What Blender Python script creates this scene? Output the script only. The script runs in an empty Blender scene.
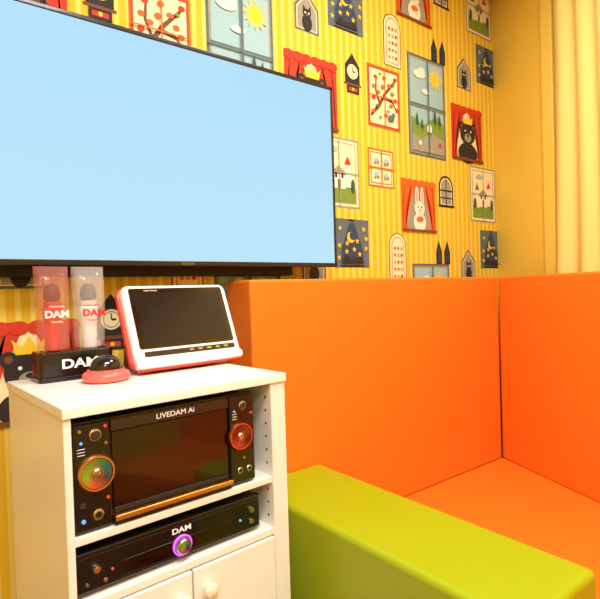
import bpy, bmesh, math, random
from mathutils import Vector, Matrix
random.seed(4)
scene=bpy.context.scene
col=scene.collection
try:
    scene.view_settings.view_transform='Standard'
    scene.view_settings.look='None'
except Exception: pass

def lin(c):
    c=c/255
    return c/12.92 if c<=.04045 else ((c+.055)/1.055)**2.4
def rgb(r,g,b): return (lin(r),lin(g),lin(b),1)
MATS={}
def mat(name,c,rough=.5,metal=0,coat=0,emit=None,es=0,trans=0,alpha=1,bump=0,bscale=200,var=0,ior=None,spec=None):
    if name in MATS: return MATS[name]
    m=bpy.data.materials.new(name);m.use_nodes=True
    nt=m.node_tree;b=nt.nodes['Principled BSDF']
    b.inputs['Base Color'].default_value=rgb(*c)
    b.inputs['Roughness'].default_value=rough
    b.inputs['Metallic'].default_value=metal
    b.inputs['Coat Weight'].default_value=coat
    b.inputs['Transmission Weight'].default_value=trans
    b.inputs['Alpha'].default_value=alpha
    if spec is not None: b.inputs['Specular IOR Level'].default_value=spec
    if ior: b.inputs['IOR'].default_value=ior
    if emit:
        b.inputs['Emission Color'].default_value=rgb(*emit);b.inputs['Emission Strength'].default_value=es
    if bump or var:
        tc=nt.nodes.new('ShaderNodeTexCoord')
        nz=nt.nodes.new('ShaderNodeTexNoise');nz.inputs['Scale'].default_value=bscale;nz.inputs['Detail'].default_value=4
        nt.links.new(tc.outputs['Object'],nz.inputs['Vector'])
        if bump:
            bp=nt.nodes.new('ShaderNodeBump');bp.inputs['Strength'].default_value=bump;bp.inputs['Distance'].default_value=.002
            nt.links.new(nz.outputs['Fac'],bp.inputs['Height']);nt.links.new(bp.outputs['Normal'],b.inputs['Normal'])
        if var:
            n2=nt.nodes.new('ShaderNodeTexNoise');n2.inputs['Scale'].default_value=3
            nt.links.new(tc.outputs['Object'],n2.inputs['Vector'])
            mr=nt.nodes.new('ShaderNodeMapRange');mr.inputs['To Min'].default_value=1-var;mr.inputs['To Max'].default_value=1+var
            nt.links.new(n2.outputs['Fac'],mr.inputs['Value'])
            hs=nt.nodes.new('ShaderNodeHueSaturation');hs.inputs['Color'].default_value=rgb(*c)
            nt.links.new(mr.outputs['Result'],hs.inputs['Value']);nt.links.new(hs.outputs['Color'],b.inputs['Base Color'])
    MATS[name]=m
    return m

# ---------- mesh helpers ----------
def obj_from_bm(name,bm,mats,parent=None,smooth=False,M=None):
    me=bpy.data.meshes.new(name);bm.normal_update();bm.to_mesh(me);bm.free()
    o=bpy.data.objects.new(name,me);col.objects.link(o)
    for m in (mats if isinstance(mats,(list,tuple)) else [mats]): me.materials.append(m)
    if smooth:
        for p in me.polygons: p.use_smooth=True
    if M is not None: o.matrix_world=M
    if parent: 
        o.parent=parent
    return o
def empty(name,M=None):
    o=bpy.data.objects.new(name,None);o.empty_display_size=.1;col.objects.link(o)
    if M is not None:o.matrix_world=M
    return o
def bevel(o,w,seg=3,ang=30):
    m=o.modifiers.new('bevel','BEVEL');m.width=w;m.segments=seg;m.limit_method='ANGLE';m.angle_limit=math.radians(ang);m.harden_normals=False
    for p in o.data.polygons:p.use_smooth=True
    w_=o.modifiers.new('wn','WEIGHTED_NORMAL');w_.keep_sharp=True
    return o
def box(name,x0,x1,y0,y1,z0,z1,m,parent=None,bv=.002,seg=2,M=None):
    bm=bmesh.new();bmesh.ops.create_cube(bm,size=1)
    for v in bm.verts:
        v.co=Vector(((x0+x1)/2+v.co.x*(x1-x0),(y0+y1)/2+v.co.y*(y1-y0),(z0+z1)/2+v.co.z*(z1-z0)))
    o=obj_from_bm(name,bm,m,parent,M=M)
    if bv: bevel(o,bv,seg)
    return o
def prism(name,pts,z0,z1,m,parent=None,bv=0,seg=3,ang=30,M=None):
    bm=bmesh.new()
    a=[bm.verts.new((p[0],p[1],z0)) for p in pts];b=[bm.verts.new((p[0],p[1],z1)) for p in pts]
    n=len(pts)
    bm.faces.new(a[::-1]);bm.faces.new(b)
    for i in range(n): bm.faces.new((a[i],a[(i+1)%n],b[(i+1)%n],b[i]))
    bmesh.ops.recalc_face_normals(bm,faces=bm.faces[:])
    o=obj_from_bm(name,bm,m,parent,M=M)
    if bv: bevel(o,bv,seg,ang)
    return o
def rrect(x0,x1,y0,y1,r,n=6):
    P=[]
    for cx,cy,a0 in ((x1-r,y1-r,0),(x0+r,y1-r,90),(x0+r,y0+r,180),(x1-r,y0+r,270)):
        for i in range(n+1):
            a=math.radians(a0+90*i/n);P.append((cx+r*math.cos(a),cy+r*math.sin(a)))
    return P
def lathe(name,prof,m,parent=None,seg=40,M=None):
    bm=bmesh.new();rings=[]
    for r,z in prof:
        if r<1e-6: rings.append([bm.verts.new((0,0,z))])
        else: rings.append([bm.verts.new((r*math.cos(2*math.pi*i/seg),r*math.sin(2*math.pi*i/seg),z)) for i in range(seg)])
    for k in range(len(rings)-1):
        A,B=rings[k],rings[k+1]
        for i in range(seg):
            j=(i+1)%seg
            if len(A)==1 and len(B)==1: continue
            if len(A)==1: f=bm.faces.new((A[0],B[i],B[j]))
            elif len(B)==1: f=bm.faces.new((A[i],A[j],B[0]))
            else: f=bm.faces.new((A[i],A[j],B[j],B[i]))
    bmesh.ops.recalc_face_normals(bm,faces=bm.faces[:])
    o=obj_from_bm(name,bm,m,parent,smooth=True,M=M)
    e=o.modifiers.new('es','EDGE_SPLIT');e.split_angle=math.radians(40)
    return o
def text(name,body,size,m,M,parent=None,ext=.0003,align='CENTER',bold=0,sx=1):
    cu=bpy.data.curves.new(name,'FONT');cu.body=body;cu.size=size;cu.align_x=align;cu.align_y='CENTER';cu.extrude=ext;cu.offset=bold
    cu.materials.append(m)
    o=bpy.data.objects.new(name,cu);col.objects.link(o)
    o.matrix_world=M@Matrix.Diagonal((sx,1,1,1))
    if parent:o.parent=parent
    return o
def T(x,y,z): return Matrix.Translation((x,y,z))
FRONT=Matrix.Rotation(math.radians(90),4,'X')

# ---------- materials ----------
orange=mat('orange_leatherette',(240,126,34),rough=.36,bump=.12,bscale=350,var=.04)
green=mat('green_leatherette',(156,174,12),rough=.36,bump=.12,bscale=350,var=.04)
white=mat('white_laminate',(240,240,234),rough=.35)
black=mat('black_plastic',(16,15,16),rough=.25,coat=.3)
blackm=mat('black_matte',(20,19,19),rough=.55)
glass=mat('dark_screen_glass',(26,10,7),rough=.10,coat=.4)  # brown tint puts a reflected glow into the base colour
gold=mat('gold_metal',(245,185,100),rough=.3,metal=1)
steel=mat('steel_metal',(190,185,180),rough=.25,metal=1)
wtxt=mat('white_print',(240,240,240),rough=.5,emit=(240,240,240),es=.15)
red=mat('red_plastic',(225,62,50),rough=.3,coat=.3)
wplast=mat('white_plastic',(240,242,244),rough=.25,coat=.3)
wood=mat('floor_wood',(120,78,45),rough=.35,var=.15,bump=.05,bscale=40)
ceilm=mat('ceiling_paint',(225,215,190),rough=.8)
darkc=mat('ceiling_dark_trim',(45,30,20),rough=.6)
ywall=mat('yellow_wall_paint',(238,204,78),rough=.7,bump=.1,bscale=120,var=.03)
ytrim=mat('yellow_trim_paint',(242,212,94),rough=.55)
brown=mat('brown_wood',(90,55,25),rough=.5)

wp=bpy.data.materials.new('striped_wallpaper');wp.use_nodes=True;nt=wp.node_tree;b=nt.nodes['Principled BSDF'];b.inputs['Roughness'].default_value=.75
tc=nt.nodes.new('ShaderNodeTexCoord');sp=nt.nodes.new('ShaderNodeSeparateXYZ');nt.links.new(tc.outputs['Object'],sp.inputs[0])
mu=nt.nodes.new('ShaderNodeMath');mu.operation='MULTIPLY';mu.inputs[1].default_value=1/.032;nt.links.new(sp.outputs['X'],mu.inputs[0])
fr=nt.nodes.new('ShaderNodeMath');fr.operation='FRACT';nt.links.new(mu.outputs[0],fr.inputs[0])
cr=nt.nodes.new('ShaderNodeValToRGB');nt.links.new(fr.outputs[0],cr.inputs[0])
e=cr.color_ramp;e.elements[0].position=0;e.elements[0].color=rgb(228,190,34)
e.elements[1].position=.56;e.elements[1].color=rgb(228,190,34)
for p,c in ((.62,(242,218,104)),(.94,(242,218,104)),(1.0,(228,190,34))):
    x=e.elements.new(p);x.color=rgb(*c)
nt.links.new(cr.outputs[0],b.inputs['Base Color'])

# ---------- room ----------
YW=1.36; H=2.53
def quadwall(name,p0,p1,m,z0=0,z1=H,t=.1,out=(0,1)):
    return prism(name,[p0,p1,(p1[0]+out[0]*t,p1[1]+out[1]*t),(p0[0]+out[0]*t,p0[1]+out[1]*t)],z0,z1,m)
RW0=Vector((2.25,1.36));D=Vector((-.379,-.925)).normalized();N=Vector((D.y*-1,D.x))
if N.x<0:N=-N
def R(s,off=0):
    p=RW0+D*s-N*off;return (p.x,p.y)
wall_back=quadwall('wall_back',(-1.6,YW),(2.25,YW),wp)
pend=R(3.63)
quadwall('wall_right',R(0),pend,ywall,out=(N.x,N.y))
quadwall('wall_front',(-1.6,-2.0),pend,ywall,out=(0,-1))
quadwall('wall_left',(-1.6,-2.0),(-1.6,YW),ywall,out=(-1,0))
prism('floor',[(-1.7,-2.1),(2.5,-2.1),(2.5,1.5),(-1.7,1.5)],-.1,0,wood)
prism('ceiling',[(-1.7,-2.1),(2.5,-2.1),(2.5,1.5),(-1.7,1.5)],H,H+.1,ceilm)
box('trim_1',-1.6,2.23,YW-.03,YW-.001,H-.05,H-.001,darkc,bv=.003)
prism('trim_2',[R(.335),R(.395),R(.395,.022),R(.335,.022)],.0,H-.002,ytrim,bv=.003)
box('baseboard_back',-1.6,2.1,YW-.012,YW-.001,0.001,.07,brown,bv=.002)

# ---------- wallpaper motifs ----------
PC=dict(k=(42,34,34),w=(244,238,224),cr=(248,234,188),bl=(92,110,118),db=(48,68,94),sk=(158,198,208),r=(208,56,30),o=(228,106,38),y=(247,208,50),g=(122,154,58),dg=(50,92,56),p=(228,148,130),br=(120,70,36),gr=(158,156,136))
pk=list(PC.keys());pm=[mat('wallpaper_ink_'+k,PC[k],rough=.75) for k in pk]
bmW=bmesh.new()
class Mo:
    def __init__(s,cx,cz,w,h): s.cx,s.cz,s.w,s.h=cx,cz,w/2,h/2; s.L=1
    def poly(s,c,pts):
        y=YW-.0004-.00025*s.L; s.L+=1
        vs=[bmW.verts.new((s.cx+x*s.w,y,s.cz+z*s.h)) for x,z in pts]
        f=bmW.faces.new(vs);f.material_index=pk.index(c);f.normal_update()
        if f.normal.y>0:f.normal_flip()
    def rect(s,c,x0,z0,x1,z1): s.poly(c,[(x0,z0),(x1,z0),(x1,z1),(x0,z1)])
    def ell(s,c,x,z,rx,rz,n=18): s.poly(c,[(x+rx*math.cos(2*math.pi*i/n),z+rz*math.sin(2*math.pi*i/n)) for i in range(n)])
    def circ(s,c,x,z,r,n=16): s.ell(c,x,z,r/s.w,r/s.h,n)
    def arch(s,c,x0,z0,x1,z1):
        rx=(x1-x0)/2;rz=min(rx*s.w/s.h,(z1-z0)*.7);n=12
        s.poly(c,[(x0,z0),(x1,z0)]+[((x0+x1)/2+rx*math.cos(math.pi*i/n),z1-rz+rz*math.sin(math.pi*i/n)) for i in range(n+1)])
    def house(s,c,x0,z0,x1,z1,roof=.35): 
        zz=z1-(z1-z0)*roof; s.poly(c,[(x0,z0),(x1,z0),(x1,zz),((x0+x1)/2,z1),(x0,zz)])
    def mull(s,c,t=.004):
        a=t/s.w;b_=t/s.h; s.rect(c,-a,-.95,a,.95); s.rect(c,-.95,-b_,.95,b_)
    def star(s,c,x,z,r):
        s.poly(c,[(x+(r if i%2==0 else r*.42)/s.w*math.sin(math.pi*i/5),z+(r if i%2==0 else r*.42)/s.h*math.cos(math.pi*i/5)) for i in range(10)])
def clock(x,z):
    m=Mo(x,z,.085,.145);m.house('k',-.85,-.55,.85,1,.4);m.rect('br',-1,-.62,1,-.5)
    m.circ('cr',0,.08,.027);m.circ('gr',0,.08,.022);m.circ('cr',0,.08,.019);m.rect('k',-.04,.08,.04,.3);m.rect('k',0,.04,.3,.12)
    m.rect('k',-.7,-1,.7,-.62);m.rect('r',-.5,-.9,.5,-.72);m.circ('y',0,-.8,.006,8)
def branch(x,z):
    m=Mo(x,z,.18,.235);m.rect('o',-1,-1,1,1);m.rect('r',-.93,-.94,.93,.94);m.rect('cr',-.86,-.88,.86,.88)
    m.poly('br',[(-.8,-.7),(-.3,-.35),(.1,.1),(.7,.6),(.66,.68),(0,.18),(-.4,-.25),(-.84,-.6)])
    m.poly('br',[(-.1,0),(.5,-.1),(.75,-.35),(.8,-.28),(.5,0),(0,.1)])
    m.poly('br',[(-.3,-.3),(-.55,.2),(-.5,.6),(-.43,.6),(-.45,.2),(-.2,-.25)])
    for k,(a,b_) in enumerate([(-.5,.62),(-.62,.3),(-.35,.15),(.7,.7),(.3,.45),(.5,.2),(.78,-.3),(.4,-.2),(-.7,-.5),(.05,-.55),(0,.65),(-.1,.35),(-.65,-.05),(.65,0)]): m.ell('o' if k%3 else 'r',a,b_,.12,.07,8)
    for (a,b_) in [(-.25,.75),(.2,-.4),(-.3,-.65),(.55,.5),(-.5,-.3)]: m.ell('g',a,b_,.09,.04,8)
    m.ell('bl',.35,-.62,.2,.11);m.circ('bl',.5,-.5,.009,10)
    m.mull('o',.0022)
def tall(x,z):
    m=Mo(x,z,.24,.41);m.rect('bl',-1,-1,1,1);m.rect('gr',-.92,-.95,.92,.95);m.rect('sk',-.86,-.91,.86,.91)
    m.circ('y',.45,.62,.030)
    for i in range(12):
        a=2*math.pi*i/12;dx,dz=math.cos(a),math.sin(a)
        m.poly('y',[(.45+(dx*.034-dz*.005)/m.w,.62+(dz*.034+dx*.005)/m.h),(.45+(dx*.034+dz*.005)/m.w,.62+(dz*.034-dx*.005)/m.h),(.45+dx*.052/m.w,.62+dz*.052/m.h)])
    m.ell('w',-.42,.62,.3,.08);m.ell('w',-.3,.68,.18,.08);m.ell('w',-.1,.3,.22,.05)
    m.poly('g',[(-.86,-.91),(.86,-.91),(.86,-.3),(.5,-.15),(.1,-.25),(-.3,-.4),(-.86,-.25)])
    m.poly('gr',[(-.86,-.91),(.86,-.91),(.86,-.62),(.2,-.5),(-.4,-.65),(-.86,-.58)])
    for a,b_,s_ in [(-.6,-.4,.26),(-.35,-.45,.2),(.35,-.3,.3),(.6,-.3,.22),(.1,-.5,.2)]:
        m.poly('dg',[(a-.09,b_),(a+.09,b_),(a+.05,b_+s_*.6),(a,b_+s_),(a-.05,b_+s_*.6)]);m.rect('br',a-.015,b_-.08,a+.015,b_)
    m.house('w',-.1,-.5,.15,-.3,.5);m.circ('r',.6,-.72,.009,8);m.circ('w',-.5,-.75,.01,8)
    m.mull('bl',.004)
def pinkarch(x,z):
    m=Mo(x,z,.10,.205);m.arch('br',-1,-1,1,1);m.arch('cr',-.9,-.96,.9,.96);m.arch('p',-.72,-.88,.72,.86);m.arch('cr',-.62,-.84,.62,.81)
    k=0
    for a in(-.36,0,.36):
        for b_ in (-.65,-.38,-.11,.16,.42):
            k+=1; m.circ(('p','o','r')[k%3],a,b_,.0065,8)
def drape(m,c,c2):
    m.poly(c,[(-1,-1),(-.62,-1),(-.66,-.5),(-.5,0),(-.1,.85),(-.1,1),(-1,1)])
    m.poly(c,[(1,-1),(.62,-1),(.66,-.5),(.5,0),(.1,.85),(.1,1),(1,1)])
    for sx in(-1,1):
        m.poly(c2,[(sx*.85,-.95),(sx*.8,-.95),(sx*.75,0),(sx*.4,.8),(sx*.46,.8)])
        m.poly(c2,[(sx*.95,-.95),(sx*.91,-.95),(sx*.9,0),(sx*.75,.8),(sx*.8,.8)])
    for i in range(6):
        m.ell(c,-.83+i*.333,.88,.19,.14,12)
def rabbit(x,z):
    m=Mo(x,z,.215,.21);m.rect('k',-.85,-.95,.85,.95);m.rect('gr',-.78,-.9,.78,.9);drape(m,'o','r')
    m.ell('w',0,-.62,.36,.4);m.ell('w',0,-.08,.3,.28);m.ell('w',-.15,.38,.1,.38);m.ell('w',.16,.38,.1,.38);m.ell('p',-.15,.38,.04,.28);m.ell('p',.16,.38,.04,.28)
    m.circ('k',-.1,-.04,.004,8);m.circ('k',.1,-.04,.004,8);m.circ('r',0,-.17,.004,8);m.ell('o',0,-.5,.2,.1);m.rect('br',-1,-1,1,-.9)
def twoarch(x,z):
    m=Mo(x,z,.11,.1)
    for s_ in(-1,1):
        m.house('k',s_*.5-.36,-1,s_*.5+.36,1,.45);m.house('db',s_*.5-.18,-.8,s_*.5+.18,.65,.4);m.rect('k',s_*.5-.03,-.85,s_*.5+.03,.7);m.rect('k',s_*.5-.22,-.2,s_*.5+.22,-.1)
def cat(x,z):
    m=Mo(x,z,.105,.14);m.house('bl',-1,-1,1,1,.4);m.house('cr',-.85,-.9,.85,.82,.4);m.house('gr',-.78,-.86,.78,.75,.4)
    m.ell('k',0,-.55,.42,.42);m.ell('k',0,-.1,.34,.22);m.poly('k',[(-.34,-.1),(-.3,.3),(-.05,.05)]);m.poly('k',[(.34,-.1),(.3,.3),(.05,.05)])
    m.circ('w',-.14,-.08,.004,8);m.circ('w',.14,-.08,.004,8);m.poly('p',[(-.06,-.18),(.06,-.18),(0,-.24)])
def night(x,z):
    m=Mo(x,z,.17,.175);m.rect('k',-1,-1,1,1);m.rect('bl',-.9,-.9,.9,.9);m.rect('db',-.84,-.84,.84,.84)
    m.poly('bl',[(-1,-1),(-.7,-1),(-.6,-.2),(-.15,.8),(-.15,1),(-1,1)]);m.poly('bl',[(1,-1),(.7,-1),(.6,-.2),(.15,.8),(.15,1),(1,1)])
    m.circ('y',-.05,.25,.02);m.circ('db',.05,.32,.017)
    for a,b_ in [(.3,.1),(-.3,.0),(.1,-.25),(-.75,-.1),(.8,-.2),(-.7,.6),(.68,.6),(-.35,-.35),(.4,-.45),(-.8,-.6),(.8,.2)]: m.star('y',a,b_,.011)
    m.poly('k',[(-.62,-.84),(.62,-.84),(.5,-.55),(-.1,-.65),(-.4,-.5)])
def bear(x,z):
    m=Mo(x,z,.23,.24);m.rect('r',-.9,-.95,.9,.95);m.rect('cr',-.7,-.9,.7,.9);drape(m,'r','br')
    m.circ('k',-.38,.28,.019);m.circ('k',.38,.28,.019);m.ell('k',0,-.7,.62,.38);m.ell('k',0,.02,.48,.40)
    m.circ('br',-.38,.28,.009,10);m.circ('br',.38,.28,.009,10)
    m.ell('gr',0,-.14,.22,.16);m.ell('k',0,-.06,.08,.05);m.rect('k',-.015,-.22,.015,-.06)
    m.circ('w',-.18,.1,.005,8);m.circ('w',.18,.1,.005,8)
    m.poly('y',[(-.25,.36),(.25,.36),(.32,.66),(.13,.5),(0,.72),(-.13,.5),(-.32,.66)]);m.rect('br',-1,-1,1,-.9)
def pencil(x,z):
    m=Mo(x,z,.2,.25);m.rect('gr',-1,-1,1,1);m.rect('cr',-.93,-.94,.93,.94);m.rect('gr',-.84,-.87,.84,.87);m.rect('cr',-.8,-.84,.8,.84)
    m.poly('g',[(-.8,-.84),(.8,-.84),(.8,-.45),(.2,-.3),(-.4,-.5),(-.8,-.4)])
    m.house('w',-.3,-.45,.3,.1,.4);m.house('gr',-.38,-.05,.38,.22,.9);m.rect('br',-.07,-.45,.07,-.2);m.rect('k',-.2,-.15,-.1,-.02);m.rect('k',.1,-.15,.2,-.02)
    m.house('w',.3,-.4,.55,.4,.2);m.house('r',.27,.25,.58,.5,.9);m.house('w',-.6,-.4,-.38,.3,.2);m.house('bl',-.63,.15,-.35,.4,.9)
    m.ell('dg',.65,-.35,.1,.2);m.ell('dg',-.68,-.35,.1,.2);m.ell('sk',-.3,.65,.25,.08);m.mull('gr',.002)
def small4(x,z):
    m=Mo(x,z,.14,.145);m.rect('o',-1,-1,1,1);m.rect('cr',-.9,-.9,.9,.9);m.rect('o',-.82,-.82,.82,.82);m.rect('cr',-.76,-.76,.76,.76)
    for a in(-.38,.38):
        for b_ in(-.38,.38): m.ell('sk',a,b_,.2,.16);m.circ('o',a+.1,b_-.1,.007,8);m.circ('g',a-.12,b_-.14,.006,8)
    m.mull('o',.003)
def blackarch(x,z):
    m=Mo(x,z,.11,.135);m.arch('k',-.9,-1,.9,1);m.arch('w',-.72,-.85,.72,.86);m.arch('gr',-.62,-.8,.62,.78);m.rect('k',-.05,-.85,.05,.86);m.rect('k',-.72,.0,.72,.1);m.rect('k',-.72,-.45,.72,-.38);m.rect('k',-1,-1,1,-.88)
defs=[(clock,1.326,1.925),(branch,1.49,1.868),(tall,1.75,1.882),(pinkarch,1.545,2.103),(rabbit,1.68,1.47),(twoarch,1.832,1.285),(cat,2.014,1.235),(night,1.3,1.307),(bear,2.026,1.817),(pencil,1.245,1.557),(small4,1.464,1.597),(blackarch,1.863,1.547)]
for f,x,z in defs:
    for i in range(-4,3):
        for j in range(-2,2):
            X=x+.895*i;Z=z+.85*j
            if -1.45<X<2.205 and .2<Z<2.42:
                if f is tall and Z>2.3: continue
                f(X,Z)
obj_from_bm('wallpaper_pictures',bmW,pm,wall_back)

# ---------- TV ----------
tv=empty('wall_television',T(0.598,1.27,1.506))
TX0,TX1,TZ0,TZ1,TY=-.525,.525,-.292,.288,-.02
box('rear_case',TX0+.004,TX1-.004,TY+.004,.035,TZ0+.004,TZ1-.004,blackm,tv,bv=.006)
bez=mat('television_bezel',(22,20,22),rough=.3,coat=.2)
box('bezel_top',TX0,TX1,TY-.004,TY+.01,TZ1-.011,TZ1,bez,tv,bv=.0015)
box('bezel_bottom',TX0,TX1,TY-.004,TY+.01,TZ0,TZ0+.013,bez,tv,bv=.0015)
box('bezel_left',TX0,TX0+.011,TY-.004,TY+.01,TZ0,TZ1,bez,tv,bv=.0015)
box('bezel_right',TX1-.008,TX1,TY-.004,TY+.01,TZ0,TZ1,bez,tv,bv=.0015)
sc=bpy.data.materials.new('lit_blue_screen');sc.use_nodes=True;nt=sc.node_tree;b=nt.nodes['Principled BSDF']
b.inputs['Base Color'].default_value=(.004,.004,.004,1);b.inputs['Roughness'].default_value=.4
b.inputs['Specular IOR Level'].default_value=.05
tc=nt.nodes.new('ShaderNodeTexCoord');sp=nt.nodes.new('ShaderNodeSeparateXYZ');nt.links.new(tc.outputs['Generated'],sp.inputs[0])
cr=nt.nodes.new('ShaderNodeValToRGB');nt.links.new(sp.outputs['Z'],cr.inputs[0])
cr.color_ramp.elements[0].color=rgb(188,230,250);cr.color_ramp.elements[1].color=rgb(178,224,252)
nt.links.new(cr.outputs[0],b.inputs['Emission Color']);b.inputs['Emission Strength'].default_value=1
box('screen',TX0+.007,TX1-.006,TY-.001,TY+.004,TZ0+.011,TZ1-.009,sc,tv,bv=0)
box('wall_bracket',-.22,.22,.035,.088,-.2,.2,blackm,tv,bv=.003)
box('tv_shade_strip',-.48,.40,.05,.086,-.315,-.27,blackm,tv,bv=.003)  # dark bar added to imitate the shade on the wall under the TV
text('logo','TELEVISION',.007,steel,T(0,TY-.0045,TZ0+.006)@FRONT,tv,ext=.0001)

# ---------- sofa ----------
sofa=empty('corner_sofa')
zt=1.175
C0=Vector((1.97,1.19));dn=Vector((.379,.925)).normalized()
def L(s,o=0):
    p=C0-dn*s+N*o;return(p.x,p.y)
e0=L(-.1622)
sbase=mat('sofa_base',(150,75,25),rough=.6)
prism('backrest_long',[(.752,1.19),(1.9697,1.19),(e0[0]-.002,1.34),(.762,1.34)],.412,zt,orange,sofa,bv=.009,seg=4)
prism('backrest_side',[L(0.001),L(1.9),L(1.9,.11),L(-.12,.11)],.412,zt,orange,sofa,bv=.009,seg=4,ang=20)
seatp=[(.985,1.1895),(1.9692,1.1895),L(1.9,-.0005),L(1.9,-.5),(1.225,.69),(.985,.69)]
prism('seat_cushion',seatp,.29,.421,orange,sofa,bv=.010,seg=4)
basep=[(.99,1.18),(1.95,1.18),L(1.88,-.01),L(1.88,-.46),(1.255,.73),(.99,.73)]
prism('seat_base',basep,.06,.30,sbase,sofa,bv=.005)
prism('plinth',[(1.0,1.17),(1.94,1.17),L(1.85,-.03),L(1.85,-.43),(1.275,.75),(1.0,.75)],.0,.065,blackm,sofa)
prism('backrest_base',[(.765,1.2),(1.965,1.2),(2.0,1.335),(.765,1.335)],0,.43,sbase,sofa)
prism('backrest_side_base',[L(.02,.005),L(1.88,.005),L(1.88,.10),L(.02,.10)],0,.43,sbase,sofa)

# ---------- bench ----------
ott=empty('upholstered_bench')
box('padded_block',.722,.972,.405,1.186,.06,.625,green,ott,bv=.014,seg=5)
box('plinth',.735,.96,.42,1.175,0,.065,blackm,ott,bv=.003)

# ---------- cabinet ----------
TH=math.radians(3)
CM=T(.195,.871,0)@Matrix.Rotation(TH,4,'Z')
cab=empty('media_cabinet',CM)
W,DP,ZT=.450,.38,.966
LI,RI=.0125,.412
def cb(n,*a,m=white,bv=.0015): return box(n,*a,m,cab,bv=bv)
cb('side_left',0,LI,0,DP,0,ZT-.018)
cb('side_right',RI,W,0,DP,0,ZT-.018)
cb('top',-.002,W+.002,-.004,DP,ZT-.018,ZT)
cb('back_panel',LI,RI,DP-.008,DP,.05,ZT-.02)
cb('shelf_upper',LI,RI,.004,DP-.01,.738,.752)
cb('shelf_lower',LI,RI,.002,DP-.01,.629,.644)
cb('plinth',LI,RI,.03,.05,0,.06)
cb('bottom',LI,RI,.0,DP-.01,.05,.066)
xm=.217
cb('door_left',LI+.002,xm-.0015,-.002,.016,.068,.626,bv=.002)
cb('door_right',xm+.0015,RI-.002,-.002,.016,.068,.626,bv=.002)
for n,x in(('knob_left',xm-.028),('knob_right',xm+.028)):
    lathe(n,[(0,0),(.006,0),(.006,.008),(.012,.012),(.0145,.018),(.012,.024),(.006,.0265),(0,.027)],mat('cream_knob',(240,232,208),rough=.35),cab,seg=24,M=T(x,-.002,.585)@FRONT)
hole=mat('shelf_pin_hole',(70,60,45),rough=.8)
bmh=bmesh.new()
for yy in(.02,.2):
    for i in range(24):
        z=.665+i*.028
        if z>.93: break
        if .725<z<.765: continue
        bmesh.ops.create_circle(bmh,cap_ends=True,radius=.003,segments=12,matrix=T(RI-.0004,yy,z)@Matrix.Rotation(math.radians(-90),4,'Y'))
obj_from_bm('shelf_pin_holes',bmh,hole,cab)

# ---------- karaoke main unit ----------
kar=empty('karaoke_machine',CM@T(.0145,.012,.7525))
kw,kh=.360,.184
def kb(n,*a,m=black,bv=.0015): return box(n,*a,m,kar,bv=bv)
kb('chassis',.004,kw-.004,.014,.30,.004,kh-.006,m=blackm)
kb('front_panel',0,kw,.004,.016,.0,kh,bv=.004)
kb('left_column',.002,.062,-.004,.006,.004,kh-.004,bv=.003)
kb('right_column',kw-.060,kw-.002,-.004,.006,.004,kh-.004,bv=.003)
frame=mat('machine_frame',(36,28,28),rough=.3,coat=.4)
kb('screen_top_bar',.064,kw-.062,-.003,.006,kh-.024,kh-.004,m=frame)
kb('display_screen',.066,kw-.064,.000,.005,.030,kh-.026,m=glass,bv=.001)
kb('gold_lip',.064,kw-.062,-.014,.004,.010,.019,m=gold)
kb('tray_slot',.066,kw-.064,-.002,.006,.0205,.029,m=blackm)
kb('lower_lip',.064,kw-.062,-.008,.006,.001,.009,m=frame)
def dialmat(name,cols):
    dm=bpy.data.materials.new(name);dm.use_nodes=True;nt=dm.node_tree;b=nt.nodes['Principled BSDF'];b.inputs['Metallic'].default_value=.5;b.inputs['Roughness'].default_value=.3
    tc=nt.nodes.new('ShaderNodeTexCoord');g=nt.nodes.new('ShaderNodeTexGradient');g.gradient_type='RADIAL'
    nt.links.new(tc.outputs['Object'],g.inputs[0]);r=nt.nodes.new('ShaderNodeValToRGB');nt.links.new(g.outputs[0],r.inputs[0])
    el=r.color_ramp.elements;el[0].color=rgb(*cols[0]);el[1].color=rgb(*cols[0])
    for i,c in enumerate(cols[1:]): x=el.new((i+1)/len(cols));x.color=rgb(*c)
    nt.links.new(r.outputs[0],b.inputs['Base Color']);nt.links.new(r.outputs[0],b.inputs['Emission Color']);b.inputs['Emission Strength'].default_value=.12
    return dm
d1=dialmat('iridescent_dial_gold',[(130,180,50),(190,90,60),(80,60,70),(40,130,110),(140,150,60)])
d2=dialmat('iridescent_dial_red',[(110,45,30),(160,80,60),(70,30,25),(130,60,40),(95,40,30)])
copper=mat('copper_metal',(225,130,95),rough=.25,metal=1)
for n,x,z,dm,rim,sc_ in(('dial_left',.036,.098,d1,gold,1),('dial_right',kw-.039,.100,d2,copper,.92)):
    S=T(x,-.004,z)@FRONT@Matrix.Scale(sc_,4)
    lathe(n+'_ring',[(.024,0),(.0295,0),(.0305,.006),(.0285,.010),(.0258,.010),(.0248,.006),(.024,.006)],rim,kar,seg=48,M=S)
    lathe(n+'_face',[(0,.006),(.008,.0065),(.0245,.0085),(.0248,.0)],dm,kar,seg=48,M=S)
    lathe(n+'_hub_ring',[(.0085,.0065),(.009,.009),(.0105,.009),(.011,.0065)],rim,kar,seg=32,M=S)
    lathe(n+'_hub',[(0,.011),(.006,.0105),(.008,.0085),(.008,.003)],steel,kar,seg=24,M=S)
blu=mat('blue_indicator',(90,160,230),emit=(90,160,230),es=.6)
redl=mat('red_indicator',(230,60,40),emit=(230,60,40),es=.6)
def btn(par,n,x,z,r,m,y=-.004,h=.003): return lathe(n,[(0,h),(r*.8,h),(r,h*.6),(r,0)],m,par,seg=20,M=T(x,y,z)@FRONT)
dk=mat('dark_button',(50,45,45),rough=.3,coat=.3)
btn(kar,'button_1',.012,.170,.0035,steel);btn(kar,'button_2',.037,.160,.010,steel);btn(kar,'button_2_cap',.037,.160,.0085,dk,h=.004)
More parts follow.
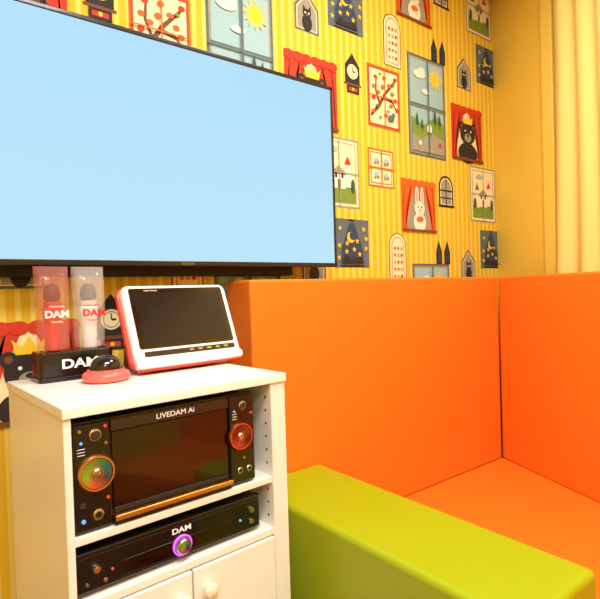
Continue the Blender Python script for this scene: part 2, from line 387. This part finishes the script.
btn(kar,'button_3',.054,.172,.0025,redl);btn(kar,'button_4',.014,.150,.0025,blu);btn(kar,'button_5',.054,.144,.003,steel)
btn(kar,'button_6',.014,.048,.005,dk);btn(kar,'button_7',.014,.022,.0035,blu);btn(kar,'jack_1',.038,.028,.009,steel);btn(kar,'jack_1_hole',.038,.028,.006,blackm,h=.0036);btn(kar,'button_8',.055,.052,.0025,redl)
btn(kar,'button_9',kw-.030,.160,.009,steel);btn(kar,'button_9_cap',kw-.030,.160,.0078,dk,h=.004);btn(kar,'button_10',kw-.050,.150,.0025,blu);btn(kar,'button_11',kw-.010,.142,.0025,redl)
btn(kar,'jack_2',kw-.018,.03,.0065,steel);btn(kar,'jack_2_hole',kw-.018,.03,.0045,blackm,h=.0036);btn(kar,'jack_3',kw-.040,.03,.0065,steel);btn(kar,'jack_3_hole',kw-.040,.03,.0045,blackm,h=.0036);btn(kar,'button_12',kw-.030,.054,.0028,steel)
for i in range(3): kb('small_label_%d'%i,.008,.020,-.0046,-.004,.130+i*.005,.1308+i*.005,m=wtxt,bv=0)
for i in range(3): kb('small_label_r%d'%i,kw-.054,kw-.044,-.0046,-.004,.134+i*.005,.1348+i*.005,m=wtxt,bv=0)
text('nameplate','LIVEDAM Ai',.0135,wtxt,T(kw/2+.004,-.0034,kh-.014)@FRONT,kar,sx=1.1)

# ---------- amplifier ----------
amp=empty('amplifier',CM@T(.0145,.014,.6445))
aw,ah=.370,.076
def ab(n,*a,m=black,bv=.0015): return box(n,*a,m,amp,bv=bv)
ab('chassis',.004,aw-.004,.014,.30,.008,ah-.003,m=blackm)
ab('front_panel',0,aw,0,.016,.007,ah,bv=.004)
ab('display_window',.075,aw-.075,-.001,.004,.014,.042,m=glass,bv=.001)
ab('trim_line',.004,aw-.004,-.0012,.002,.066,.0672,m=dk,bv=0)
for i,(x,y) in enumerate([(.03,.03),(aw-.03,.03),(.03,.27),(aw-.03,.27)]):
    lathe('foot_%d'%i,[(0,0),(.012,0),(.014,.008),(0,.008)],blackm,amp,seg=20,M=T(x,y,0))
pink=mat('purple_glow',(190,80,220),emit=(205,90,235),es=1.2)
px=.190
lathe('volume_ring',[(.0165,0),(.0190,0),(.0195,.003),(.0180,.005),(.017,.004),(.0165,0)],pink,amp,seg=40,M=T(px,-.001,.030)@FRONT)
lathe('volume_knob',[(0,.012),(.012,.012),(.0140,.010),(.0158,.0)],steel,amp,seg=40,M=T(px,-.001,.030)@FRONT)
lathe('volume_knob_cap',[(0,.0128),(.010,.0126),(.011,.011)],d1,amp,seg=30,M=T(px,-.001,.030)@FRONT)
btn(amp,'knob_left',.032,.046,.0075,steel,y=0,h=.01);btn(amp,'knob_left_cap',.032,.046,.0055,gold,y=0,h=.0108)
btn(amp,'jack_1',.018,.022,.0035,steel,y=0);btn(amp,'jack_2',.048,.020,.0035,gold,y=0)
btn(amp,'knob_right',aw-.024,.050,.0065,steel,y=0,h=.008);btn(amp,'knob_right_b',aw-.024,.026,.0055,steel,y=0,h=.006);btn(amp,'led',aw-.050,.034,.0025,blu,y=0)
btn(amp,'led_b',.060,.034,.0022,redl,y=0)
text('nameplate','DAM',.014,wtxt,T(px,-.0014,.0585)@FRONT,amp,sx=1.3,bold=.0003)

# ---------- tablet ----------
LEAN=math.radians(22)
TM=CM@T(.352,.222,ZT+.0005)@Matrix.Rotation(math.radians(2),4,'Z')
tab=empty('song_selection_tablet',TM)
PL=T(0,0,.012)@Matrix.Rotation(math.radians(90)-LEAN,4,'X')
tw,th_=.280,.198
prism('red_shell',rrect(-tw/2-.005,tw/2-.002,0,th_,.022),-.020,-.006,red,tab,bv=.005,M=PL)
prism('white_bezel',rrect(-tw/2+.001,tw/2-.001,.003,th_-.002,.018),-.009,.010,wplast,tab,bv=.005,M=PL)
prism('glass_panel',rrect(-.124,.126,.042,.188,.006),.0085,.0112,glass,tab,bv=.0008,M=PL)
inner=mat('lcd_dark',(30,26,28),rough=.12)
prism('display',rrect(-.112,.114,.052,.176,.003),.0112,.0116,inner,tab,M=PL)
prism('control_strip',rrect(-.116,.124,.024,.036,.004),.0095,.0115,frame,tab,bv=.0005,M=PL)
prism('lower_lip',rrect(-tw/2+.001,tw/2+.001,-.003,.020,.010),-.004,.016,wplast,tab,bv=.005,M=PL)
prism('red_lip',rrect(-tw/2+.006,tw/2-.004,-.007,-.001,.0025),-.006,.012,red,tab,bv=.002,M=PL)
for i in range(5): prism('key_%d'%i,rrect(-.005+i*.024,.007+i*.024,.028,.033,.002),.0115,.0125,steel,tab,M=PL)
text('top_label','touch remote',.006,wtxt,PL@T(-.07,.182,.0114),tab,ext=.0001)
bm=bmesh.new()
pr=[(.010,.0),(.012,.020),(.080,.16),(.108,.16),(.13,.0)]
a=[bm.verts.new((-.105,p[0]+.012,p[1])) for p in pr];b2=[bm.verts.new((.085,p[0]+.012,p[1])) for p in pr]
bm.faces.new(a);bm.faces.new(b2[::-1])
for i in range(5): bm.faces.new((a[i],a[(i+1)%5],b2[(i+1)%5],b2[i]))
bmesh.ops.recalc_face_normals(bm,faces=bm.faces[:])
bevel(obj_from_bm('charging_stand',bm,black,tab),.003)

# ---------- microphone holder ----------
HM=CM@T(.040,.285,ZT)
hold=empty('microphone_stand',HM)
prism('holder_block',rrect(0,.152,0,.07,.010),0,.062,black,hold,bv=.004)
prism('holder_foot',rrect(-.004,.156,-.008,.074,.012),0,.010,black,hold,bv=.002)
text('nameplate','DAM',.027,wtxt,T(.080,-.0008,.034)@FRONT,hold,sx=1.3,bold=.0008)
rt=mat('red_print',(220,45,35),rough=.5)
mesh_m=mat('mic_mesh_dark',(50,34,34),rough=.35,metal=.6,bump=.6,bscale=900)
def mic(n,x,body,band,bag,logo):
    e=empty(n,HM@T(x,.035,.0))
    z0=.0628
    lathe('handle',[(0,z0),(.015,z0),(.0165,z0+.004),(.0165,z0+.05),(.018,z0+.062),(.0205,z0+.09),(.018,z0+.092)],body,e,seg=32)
    lathe('band',[(.012,z0+.0915),(.017,z0+.094),(.0175,z0+.100),(.0165,z0+.104),(.012,z0+.105)],band,e,seg=32)
    lathe('grille',[(.012,z0+.105),(.0165,z0+.108),(.0175,z0+.118),(.0165,z0+.128),(.013,z0+.137),(.007,z0+.142),(0,z0+.143)],mesh_m,e,seg=32)
    bm=bmesh.new();rings=[];n_=36
    prof=[(.029,.025,z0+.002),(.031,.028,.09),(.0325,.029,.16),(.033,.027,.205),(.034,.018,.228),(.0345,.008,.238),(.035,.0035,.242)]
    for rx,ry,z in prof:
        ring=[]
        for i in range(n_):
            t=2*math.pi*i/n_;k=1+.05*math.sin(5*t+z*60)+.03*math.sin(9*t-z*90)
            c_,s_=math.cos(t),math.sin(t)
            ring.append(bm.verts.new((rx*math.copysign(abs(c_)**.7,c_)*(1+.02*math.sin(7*t)),ry*math.copysign(abs(s_)**.7,s_)*k,z)))
        rings.append(ring)
    for A,B in zip(rings,rings[1:]):
        for i in range(n_): bm.faces.new((A[i],A[(i+1)%n_],B[(i+1)%n_],B[i]))
    bmesh.ops.recalc_face_normals(bm,faces=bm.faces[:])
    obj_from_bm('plastic_sleeve',bm,bag,e,smooth=True)
    text('sleeve_logo','DAM',.020,logo,T(0,-.0345,.140)@FRONT,e,sx=1.1,bold=.0008)
    text('sleeve_small_print','microphone',.006,logo,T(0,-.0345,.157)@FRONT,e)
    text('sleeve_small_print_b','karaoke',.007,logo,T(0,-.0345,.125)@FRONT,e)
bagr=mat('red_tinted_sleeve',(240,160,145),rough=.12,alpha=.22,coat=.5)
bagw=mat('clear_plastic_sleeve',(248,242,238),rough=.12,alpha=.22,coat=.5)
mic('microphone',.037,mat('mic_red',(215,28,22),rough=.3,coat=.4),mat('mic_band',(190,40,40),rough=.3,metal=.5),bagr,mat('sleeve_print_white',(250,240,236),rough=.5))
mic('microphone.001',.113,wplast,mat('mic_band_pink',(235,190,180),rough=.3),bagw,rt)

# ---------- puck ----------
pk_=empty('call_button',CM@T(.148,.212,ZT))
coral=mat('coral_plastic',(240,106,98),rough=.35,coat=.2)
lathe('base_ring',[(0,0),(.040,0),(.046,.004),(.048,.011),(.045,.018),(.038,.022),(.034,.021),(0,.020)],coral,pk_,seg=48)
lathe('dome',[(.031,.0205),(.032,.026),(.030,.036),(.025,.045),(.016,.051),(.006,.053),(0,.0532)],mat('dome_smoked',(30,16,18),rough=.12,coat=.5),pk_,seg=48)
lathe('dome_collar',[(.0325,.0195),(.0375,.020),(.0375,.0245),(.033,.0255)],coral,pk_,seg=48)

# ---------- curtain ----------
curm=mat('curtain_fabric',(240,218,128),rough=.8,bump=.15,bscale=400)
cur=empty('window_curtain')
bm=bmesh.new();nS,nZ=160,14;G=[]
for i in range(nS+1):
    s=.415+.95*i/nS;row=[]
    for j in range(nZ+1):
        z=.45+(2.46-.45)*j/nZ
        amp_=.018*(1-.25*j/nZ)
        off=.040+amp_*math.sin(2*math.pi*s/.105+.6*math.sin(z*1.3+s*5))+.006*math.sin(s*61+z)
        p=R(s+.008*math.sin(z*2.1+s*9),off);row.append(bm.verts.new((p[0],p[1],z)))
    G.append(row)
for i in range(nS):
    for j in range(nZ): bm.faces.new((G[i][j],G[i+1][j],G[i+1][j+1],G[i][j+1]))
o=obj_from_bm('cloth',bm,curm,cur,smooth=True)
so=o.modifiers.new('s','SOLIDIFY');so.thickness=.002
prism('curtain_rail',[R(.405,.015),R(1.4,.015),R(1.4,.06),R(.405,.06)],2.455,2.49,ytrim,cur,bv=.003)

# ---------- lights ----------
def area(name,x,y,z,sx,sy,pw,c,par=None,rot=None):
    l=bpy.data.lights.new(name,'AREA');l.shape='RECTANGLE';l.size=sx;l.size_y=sy;l.energy=pw;l.color=c
    o=bpy.data.objects.new(name,l);o.location=(x,y,z);col.objects.link(o)
    if rot:o.rotation_euler=rot
    if par:o.parent=par
    return o
warm=(1,.975,.95)
for i,(x,y,sx,sy,pw) in enumerate([(.2,-.1,.9,.5,42),(1.15,.55,.35,.35,16),(-.7,-1.2,.8,.5,28)]):
    e=empty('ceiling_light' if i==0 else 'ceiling_light.%03d'%i)
    box('housing',x-sx/2-.03,x+sx/2+.03,y-sy/2-.03,y+sy/2+.03,H-.03,H-.001,wplast,e,bv=.004)
    area('lamp_%d'%i,x,y,H-.034,sx,sy,pw,warm,e)
w=bpy.data.worlds.new('world');scene.world=w;w.use_nodes=True
w.node_tree.nodes['Background'].inputs[0].default_value=(1,.8,.55,1);w.node_tree.nodes['Background'].inputs[1].default_value=.3

# ---------- camera ----------
xc=Vector((664,28.5,-515)).normalized()
yc=Vector((-400,-3.5,-515));yc=(yc-xc*yc.dot(xc)).normalized()
zc=xc.cross(yc)
M=Matrix((xc,yc,zc)).to_4x4()
M.translation=Vector((0,0,1.14))
cam=bpy.data.cameras.new('camera');co=bpy.data.objects.new('camera',cam);col.objects.link(co)
cam.sensor_fit='HORIZONTAL';cam.sensor_width=36;cam.lens=36*515/600;cam.clip_start=.02
co.matrix_world=M
scene.camera=co
